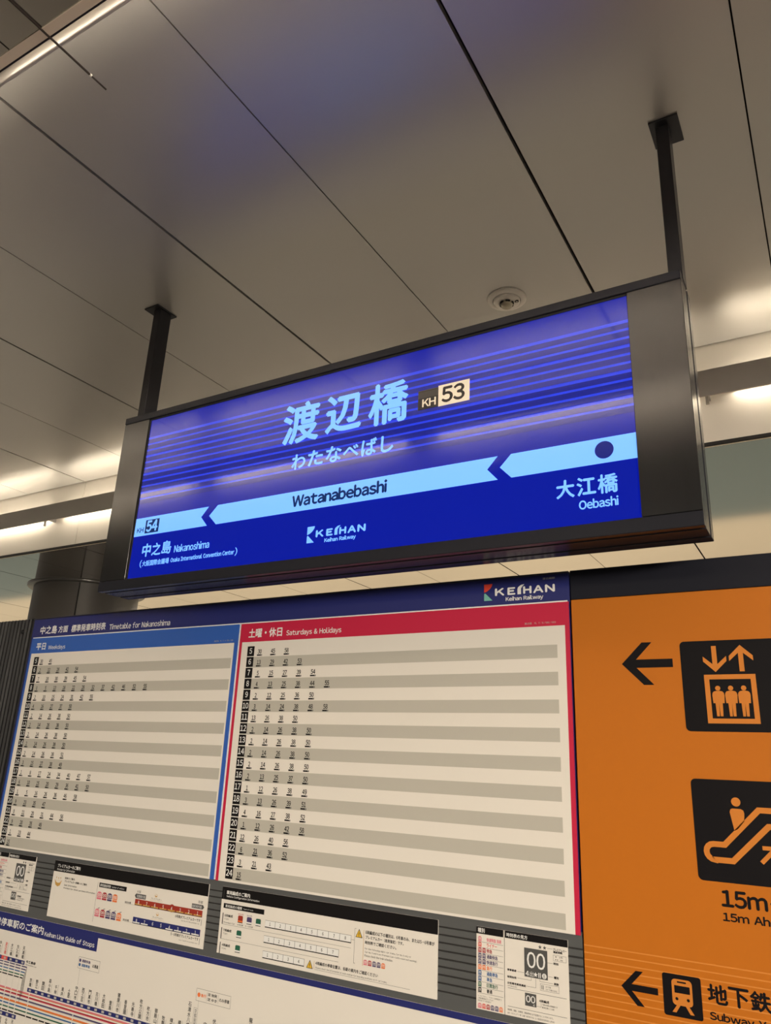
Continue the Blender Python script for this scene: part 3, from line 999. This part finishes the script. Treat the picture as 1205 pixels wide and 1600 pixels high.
b.line([(-1.260, -0.469), (-1.2495, -0.469)], 0.0007, y1, 'greyink')
b.text('8両編成の以下の種別は、6号車のみ、または5・6号車が', -1.215, -1.001, -0.4495, -0.4400, y1, 'ink', 0.0002)
b.text('プレミアムカー（座席指定）です。', -1.214, -1.094, -0.4610, -0.4525, y1, 'ink', 0.0002)
b.text('時刻表でご確認ください。', -1.215, -1.116, -0.4740, -0.4655, y1, 'ink', 0.0002)
b.text('For the following eight-car trains, Car No. 6 only or', -1.215, -1.070, -0.4875, -0.4825, y1, 'ink')
b.text('Car No. 5 and 6 are Premium Cars (with reserved seating).', -1.214, -1.052, -0.4957, -0.4903, y1, 'ink')
b.text('Please check the train schedule.', -1.215, -1.126, -0.5040, -0.4987, y1, 'ink')
b.text('4両編成の停車位置は、各駅の案内をご確認ください', -1.376, -1.170, -0.5480, -0.5390, y1, 'ink', 0.0002)
b.text('Please check the information at each station for boarding positions on 4-car trains.', -1.375, -1.141, -0.5580, -0.5525, y1, 'ink')
b.rect(-1.378, -1.071, -0.5603, -0.5597, y1, 'greyink')
b.build('lettering', cn)
b = MB()
for z, n, x1_ in ((-0.459, 8, -1.2605), (-0.4995, 7, -1.2995), (-0.5395, 4, -1.415)):
    x0_ = -1.567
    w = (x1_ - x0_) / n
    b.rect(x0_, x1_, z - 0.0195, z, y1, 'ink')
    for k in range(n):
        b.rect(x0_ + k * w + 0.0005, x0_ + (k + 1) * w - 0.0005, z - 0.0170, z - 0.0006, y2, 'white')
        b.textc(str(k + 1), x0_ + (k + 0.5) * w, z - 0.0130, z - 0.0045, y3, 'ink', 0.75, 0.0002)
b.build('car_boxes', cn)
for xc, z0, c1, c2 in ((-1.6630, -0.479, 'brick', 'orange'), (-1.6280, -0.479, 'purple', 'white'), (-1.5930, -0.479, 'green', 'white'), (-1.6635, -0.5195, 'green', 'white'), (-1.6635, -0.559, 'green', 'white')):
    b = MB()
    b.poly([(xc - 0.0095, z0), (xc + 0.0095, z0), (xc + 0.0095, z0 + 0.017), (xc + 0.007, z0 + 0.0195), (xc - 0.007, z0 + 0.0195), (xc - 0.0095, z0 + 0.017)], y1, c1)
    b.rect(xc - 0.0095, xc + 0.0095, z0 + 0.0018, z0 + 0.0062, y2, c2)
    b.rect(xc - 0.0095, xc + 0.0095, z0, z0 + 0.0018, y2, 'ink')
    b.build('train_front', cn)
for k, c in enumerate(('pink', 'crimson', 'purple', 'purple', 'orange')):
    b = MB()
    car_icons(b, [-1.2115 + 0.0142 * k], -0.5245, -0.5115, [c], y1, 0.0118)
    b.build('train_icon', cn)
for xc, z0, xl, zl in ((-1.2355, -0.4610, -1.2205, -0.527), (-1.3955, -0.5600, -1.3810, -0.559)):
    b = MB()
    b.poly([(xc - 0.0115, z0), (xc + 0.0115, z0), (xc, z0 + 0.0215)], y1, 'ink')
    b.poly([(xc - 0.0090, z0 + 0.0014), (xc + 0.0090, z0 + 0.0014), (xc, z0 + 0.0185)], y2, 'yellow')
    b.rect(xc - 0.0009, xc + 0.0009, z0 + 0.006, z0 + 0.0125, y3, 'ink')
    b.rect(xc - 0.0009, xc + 0.0009, z0 + 0.0030, z0 + 0.0046, y3, 'ink')
    b.rect(xl, xl + 0.001, zl, z0 + 0.021, y1, 'gold')
    b.build('warning_symbol', cn)

# ---- line map poster
lm = thing('line_map_poster', 'white railway line map poster with a navy title band, lowest on the board', 'poster', (-1.78, BY, EYE - 0.9))
b = MB()
b.box(-2.948, -0.613, NY, BY - 0.0001, -1.45, -0.587, 'paper')
b.build('sheet', lm)
b = MB()
b.rect(-2.948, -0.611, -0.6025, -0.5868, y1, 'navy')
b.rect(-2.948, -2.2735, -0.6435, -0.6025, y1, 'navy')
b.text('京阪線停車駅のご案内', -2.915, -2.559, -0.6315, -0.6045, y2, 'white', 0.0006)
b.text('Keihan Line Guide of Stops', -2.551, -2.287, -0.6370, -0.6180, y2, 'white', 0.0003)
b.build('title_band', lm)
b = MB()
P = 0.0343
# Nakanoshima branch
for k, (z, c) in enumerate(((-0.7415, 'purple'), (-0.7500, 'purple'), (-0.7590, 'bluep'), (-0.7685, 'green'), (-0.7770, 'ink'))):
    b.rect(-2.93, -2.617 - 0.0035 * k, z - 0.0018, z + 0.0018, y1, c)
    xv = -2.617 - 0.0035 * k
    b.rect(xv - 0.0008, xv + 0.0008, -0.815 - 0.010 * k, z, y1, 'greyink')
for k, (z, c) in enumerate(((-0.8180, 'pink'), (-0.8285, 'crimson'), (-0.8400, 'purple'), (-0.8515, 'orange'), (-0.8625, 'bluep'), (-0.8735, 'green'), (-0.8850, 'ink'))):
    b.rect(-2.93, -0.70, z - 0.0021, z + 0.0021, y1, c)
    if k in (0, 1, 2, 3):
        b.rect(-2.93, -0.70, z - 0.0040, z - 0.0021, y1, ('symorange', 'pink', 'faint', 'symorange')[k])
for xd in (-2.785, -2.751, -2.717, -2.683, -2.649):
    for z in (-0.7415, -0.7500, -0.7590, -0.7685, -0.7770):
        b.disc(xd, z, 0.0026, y2, 'paper', 12)
    b.rect(xd - 0.0003, xd + 0.0003, -0.815, -0.779, y1, 'faint')
for xd in (-2.751, -2.717, -2.682, -2.647, -2.580):
    for z in (-0.8180, -0.8285, -0.8400, -0.8515, -0.8625, -0.8735, -0.8850):
        b.disc(xd, z, 0.0026, y2, 'paper', 12)
for k in range(1, 24):
    xd = -2.580 + P * k
    b.disc(xd, -0.8850, 0.0026, y2, 'paper', 12)
    b.rect(xd - 0.0002, xd + 0.0002, -0.885, -0.813, y1, 'faint')
for z in (-0.8400, -0.8515, -0.8625):
    b.disc(-2.342, z, 0.0026, y2, 'paper', 12)
b.build('route_lines', lm)
b = MB()
b.rect(-2.93, -2.634, -0.7365, -0.7240, y1, 'navy')
b.rect(-2.7690, -2.7335, -0.7365, -0.7240, y1 - t1 * 0.5, 'redtext')
for k in range(6):
    b.rect(-2.825 + 0.0343 * k + 0.002, -2.813 + 0.0343 * k + 0.002, -0.7335, -0.7270, y2, 'faint')
b.rect(-2.595, -0.70, -0.8125, -0.8005, y1, 'navy')
for k in range(50):
    xd = -2.580 + P * k
    b.rect(xd - 0.0062, xd + 0.0062, -0.8098, -0.8032, y2, 'faint')
b.rect(-2.93, -2.632, -0.9035, -0.8905, y1, 'navy')
for k in range(4):
    b.rect(-2.75 + 0.0343 * k - 0.006, -2.75 + 0.0343 * k + 0.006, -0.9005, -0.8935, y2, 'faint')
b.build('station_number_bars', lm)
b = MB()


def station(x, s, r, zb, top, m='ink', wide=0.0125):
    b.vtext(s, x - 0.003, zb, top, wide, y1, m, 0.0002)
    n = max(3, int((top + 0.006 - zb) / 0.0042))
    b.rect(x + 0.0078, x + 0.0086, zb, zb + 0.0030 * len(r), y1, 'greyink')


for k, (s, r) in enumerate((('中之島', 'Nakanoshima'), ('渡辺橋', 'Watanabebashi'), ('大江橋', 'Oebashi'), ('なにわ橋', 'Naniwabashi'), ('天満橋', 'Temmabashi'))):
    station(-2.785 + 0.0343 * k + 0.0005, s, r, -0.7195, -0.6795, 'redtext' if k == 1 else 'ink')
for k, (s, r) in enumerate((('京橋', 'Kyobashi'), ('野江', 'Noe'), ('関目', 'Sekime'), ('森小路', 'Morishoji'), ('千林', 'Sembayashi'), ('滝井', 'Takii'), ('土居', 'Doi'),
                            ('守口市', 'Moriguchishi'), ('西三荘', 'Nishisanso'), ('門真市', 'Kadomashi'), ('古川橋', 'Furukawabashi'), ('大和田', 'Owada'), ('萱島', 'Kayashima'),
                            ('寝屋川市', 'Neyagawashi'), ('香里園', 'Korien'), ('光善寺', 'Kozenji'), ('枚方公園', 'Hirakatakoen'), ('枚方市', 'Hirakatashi'), ('御殿山', 'Gotenyama'),
                            ('牧野', 'Makino'), ('樟葉', 'Kuzuha'), ('橋本', 'Hashimoto'), ('石清水八幡宮', 'Iwashimizu'), ('淀', 'Yodo'), ('中書島', 'Chushojima'), ('伏見桃山', 'Fushimimomoyama'),
                            ('丹波橋', 'Tambabashi'), ('墨染', 'Sumizome'), ('藤森', 'Fujinomori'), ('龍谷大前深草', 'Ryukokudaimae'), ('伏見稲荷', 'Fushimiinari'))):
    station(-2.581 + P * k, s, r, -0.7965, -0.7965 + 0.0137 * len(s))
b.text('中之島線', -2.626, -2.574, -0.7285, -0.7195, y1, 'ink', 0.0003)
b.text('Nakanoshima Line', -2.627, -2.567, -0.7355, -0.7310, y1, 'greyink')
for k, s in enumerate(('淀屋橋', '北浜', '天満橋')):
    b.vtext(s, -2.715 + 0.0343 * k, -0.945, -0.907, 0.0120, y1, 'ink', 0.0002)
b.build('station_names', lm)


def note_box(b, x0_, x1_, z0_, z1_, stem):
    b.line([(x0_, z0_), (x1_, z0_), (x1_, z1_), (x0_, z1_)], 0.0007, y1, 'greyink', True)
    b.rect(x0_ + 0.0115, x0_ + 0.0120, stem, z0_, y1, 'greyink')


b = MB()
note_box(b, -2.3535, -2.248, -0.7025, -0.6690, -0.752)
b.disc(-2.346, -0.679, 0.0050, y1, 'purple', 20)
b.disc(-2.346, -0.692, 0.0050, y1, 'bluep', 20)
b.text('通勤快急', -2.337, -2.294, -0.6835, -0.6745, y1, 'purple', 0.0003)
b.text('通勤準急', -2.337, -2.294, -0.6965, -0.6875, y1, 'bluep', 0.0003)
b.text('は通過', -2.283, -2.254, -0.6915, -0.6815, y1, 'ink', 0.0002)
b.build('stop_note', lm)
b = MB()
note_box(b, -1.808, -1.6715, -0.7070, -0.6750, -0.725)
b.disc(-1.7975, -0.691, 0.0060, y1, 'orange', 20)
b.text('急行', -1.789, -1.768, -0.6955, -0.6865, y1, 'orange', 0.0003)
b.rect(-1.7655, -1.7650, -0.703, -0.679, y1, 'greyink')
b.text('淀 始発', -1.762, -1.725, -0.6885, -0.6800, y1, 'ink', 0.0002)
b.text('淀 ゆき', -1.762, -1.725, -0.7010, -0.6925, y1, 'ink', 0.0002)
b.rect(-1.7205, -1.7200, -0.703, -0.679, y1, 'greyink')
b.text('のみ停車', -1.716, -1.676, -0.6960, -0.6860, y1, 'ink', 0.0002)
b.line([(-1.812, -0.727), (-1.796, -0.727), (-1.796, -0.790), (-1.812, -0.790)], 0.0006, y1, 'greyink', True)
b.vtext('京都競馬場', -1.804, -0.788, -0.729, 0.010, y1, 'greyink')
b.build('stop_note', lm)

# ------------------------------------------------------------------ orange direction board
ob = thing('direction_board', 'orange direction board with black elevator, escalator and subway symbols', 'sign', (0.1, 2.06, 0))
OX0, OX1 = -0.6055, 0.82
b = MB()
b.bbox(OX0, OX1, BY, BY + 0.12, -EYE, 0.4455, 'orangeboard', 0.0015)
b.build('panel', ob)
b = MB()
b.bbox(OX0, OX1, BY - 0.001, BY + 0.124, 0.446, 0.528, 'black', 0.0015)
b.build('top_band', ob)
y1, y2, y3 = BY - t1, BY - 2 * t1, BY - 3 * t1
b = MB()
for k in range(14):
    z = -0.3915 - 0.0150 * k
    b.rect(OX0 + 0.001, OX1 - 0.001, z - 0.0014, z + 0.0014, y1 + t1 * 0.5, 'orangeline')
b.build('line_pattern', ob)


def left_arrow(xt, zt, L, name):
    k = L / 0.1255
    pts = [(xt, zt), (xt + 0.0525 * k, zt + 0.0535 * k), (xt + 0.0775 * k, zt + 0.0535 * k), (xt + 0.0365 * k, zt + 0.0105 * k), (xt + L, zt + 0.0105 * k),
           (xt + L, zt - 0.0105 * k), (xt + 0.0365 * k, zt - 0.0105 * k), (xt + 0.0775 * k, zt - 0.0535 * k), (xt + 0.0525 * k, zt - 0.0535 * k)]
    b = MB()
    b.poly(pts, y1, 'sym')
    b.build(name, ob)


left_arrow(-0.4775, 0.268, 0.1255, 'arrow')
left_arrow(-0.5205, -0.4630, 0.0815, 'arrow')


def rrect(x0, x1, z0, z1, r):
    pts = []
    for cx, cz, a in ((x1 - r, z1 - r, 0), (x0 + r, z1 - r, 90), (x0 + r, z0 + r, 180), (x1 - r, z0 + r, 270)):
        for k in range(7):
            t = math.radians(a + 15 * k)
            pts.append((cx + r * math.cos(t), cz + r * math.sin(t)))
    return pts


def frame2d(b, x0, x1, z0, z1, w, y, m):
    b.rect(x0, x1, z1 - w, z1, y, m)
    b.rect(x0, x1, z0, z0 + w, y, m)
    b.rect(x0, x0 + w, z0 + w, z1 - w, y, m)
    b.rect(x1 - w, x1, z0 + w, z1 - w, y, m)


b = MB()
EX = -0.225       # middle of the elevator symbol
b.poly(rrect(-0.333, -0.117, 0.1035, 0.3195, 0.011), y1, 'sym')
ar = [(0, -0.0315), (0.0265, -0.0055), (0.0265, 0.0065), (0.0055, -0.0125), (0.0055, 0.0315), (-0.0055, 0.0315), (-0.0055, -0.0125), (-0.0265, 0.0065), (-0.0265, -0.0055)]
b.poly([(-0.2545 + px, 0.2745 + pz) for px, pz in ar], y2, 'symorange')
b.poly([(-0.1955 + px, 0.2750 - pz) for px, pz in ar], y2, 'symorange')
frame2d(b, -0.282, -0.168, 0.1225, 0.2370, 0.0113, y2, 'symorange')
for k in range(3):
    xc = -0.2535 + 0.0285 * k
    b.disc(xc, 0.2045, 0.0058, y2, 'symorange', 24)
    b.poly([(xc - 0.0125, 0.1695), (xc - 0.0080, 0.1695), (xc - 0.0070, 0.139), (xc - 0.0010, 0.139), (xc, 0.1695), (xc + 0.0010, 0.139), (xc + 0.0070, 0.139), (xc + 0.0080, 0.1695),
            (xc + 0.0125, 0.1695), (xc + 0.0135, 0.188), (xc + 0.0125, 0.1935), (xc + 0.0095, 0.1970), (xc + 0.004, 0.1983), (xc - 0.004, 0.1983), (xc - 0.0095, 0.1970), (xc - 0.0125, 0.1935), (xc - 0.0135, 0.188)], y2, 'symorange')
b.build('elevator_symbol', ob)

b = MB()
b.poly(rrect(-0.333, -0.115, -0.2225, -0.0040, 0.011), y1, 'sym')
b.disc(-0.2385, -0.0510, 0.0098, y2, 'symorange', 28)
b.poly([(-0.2535, -0.0735), (-0.2515, -0.0675), (-0.2480, -0.0655), (-0.2300, -0.0655), (-0.2245, -0.0685), (-0.2230, -0.0745), (-0.2250, -0.0920), (-0.2400, -0.1090), (-0.2470, -0.1130)], y2, 'symorange')
loop = [(-0.2555, -0.1768), (-0.2940, -0.1768)]
for k in range(9):
    a = math.radians(-90 - 22.5 * k)
    loop.append((-0.2940 + 0.0165 * math.cos(a), -0.1605 + 0.0165 * math.sin(a)))
loop += [(-0.2705, -0.1440), (-0.1930, -0.0660), (-0.1500, -0.0660)]
for k in range(9):
    a = math.radians(90 - 22.5 * k)
    loop.append((-0.1440 + 0.0165 * math.cos(a), -0.0825 + 0.0165 * math.sin(a)))
loop += [(-0.1760, -0.0995)]
b.stroke(loop, 0.0122, y2, 'symorange', True)
ar = [(0, 0), (-0.029, 0), (-0.029, -0.0085), (-0.0135, -0.0085), (-0.0365, -0.0320), (-0.0300, -0.0380), (-0.0070, -0.0150), (-0.0070, -0.0300), (0, -0.0300)]
b.poly([(-0.164 + px, -0.1400 + pz) for px, pz in ar], y2, 'symorange')
b.build('escalator_symbol', ob)

b = MB()
b.poly(rrect(-0.4280, -0.3465, -0.5040, -0.4215, 0.005), y1, 'sym')
b.poly(rrect(-0.4085, -0.3655, -0.4815, -0.4305, 0.008), y2, 'symorange')
b.rect(-0.4030, -0.3705, -0.4575, -0.4430, y3, 'sym')
b.rect(-0.3965, -0.3775, -0.4375, -0.4345, y3, 'sym')
b.disc(-0.3990, -0.4690, 0.0031, y3, 'sym', 20)
b.disc(-0.3750, -0.4690, 0.0031, y3, 'sym', 20)
b.poly([(-0.4000, -0.4815), (-0.3925, -0.4815), (-0.4020, -0.4960), (-0.4105, -0.4960)], y2, 'symorange')
b.poly([(-0.3815, -0.4815), (-0.3740, -0.4815), (-0.3640, -0.4960), (-0.3725, -0.4960)], y2, 'symorange')
b.build('subway_symbol', ob)
b = MB()
b.text('15m', -0.2885, -0.1945, -0.2725, -0.2375, y1, 'sym', 0.0014)
b.text('先', -0.1900, -0.1480, -0.2760, -0.2350, y1, 'sym', 0.0014)
b.text('15m Ahead', -0.2885, -0.1480, -0.3010, -0.2825, y1, 'sym', 0.0007)
b.build('escalator_lettering', ob)
b = MB()
for k, ch in enumerate('地下鉄四つ橋線'):
    b.text(ch, -0.3340 + 0.0425 * k, -0.2930 + 0.0425 * k, -0.4665, -0.4280, y1, 'sym', 0.0012)
b.text('Subway Yotsubashi Line', -0.3330, -0.0560, -0.5015, -0.4810, y1, 'sym', 0.0006)
b.build('subway_lettering', ob)

# ------------------------------------------------------------------ black ribbed panel left of the board
rp = thing('ribbed_panel', 'black vertically ribbed metal panel at the left end of the board', 'panel', (-3.3, 2.06, 0))
b = MB()
xs = -3.75
b.box(-3.75, -2.976, BY + 0.008, BY + 0.12, -EYE, 0.528, 'rib')
while xs < -2.995:
    b.raw([(xs, BY + 0.008, -EYE), (xs + 0.006, BY + 0.001, -EYE), (xs + 0.014, BY + 0.001, -EYE), (xs + 0.020, BY + 0.008, -EYE),
           (xs, BY + 0.008, 0.528), (xs + 0.006, BY + 0.001, 0.528), (xs + 0.014, BY + 0.001, 0.528), (xs + 0.020, BY + 0.008, 0.528)],
          [(0, 1, 5, 4), (1, 2, 6, 5), (2, 3, 7, 6), (4, 5, 6, 7)], 'rib')
    xs += 0.024
b.build('ribbed_face', rp)
b = MB()
b.bbox(-2.9755, -2.9575, BY - 0.002, BY + 0.12, -EYE, 0.530, 'rib', 0.002)
b.build('edge_strip', rp)
b = MB()
b.lathe([(0.0085, 0), (0.0085, 0.004), (0.006, 0.006), (0, 0.006)], (0, 0, 0), 'bolt', 20)
vs = [(x - 3.026, BY + 0.001 - z, 0.474 + y) for x, y, z in b.v]
b.v = vs
b.build('bolt', rp)
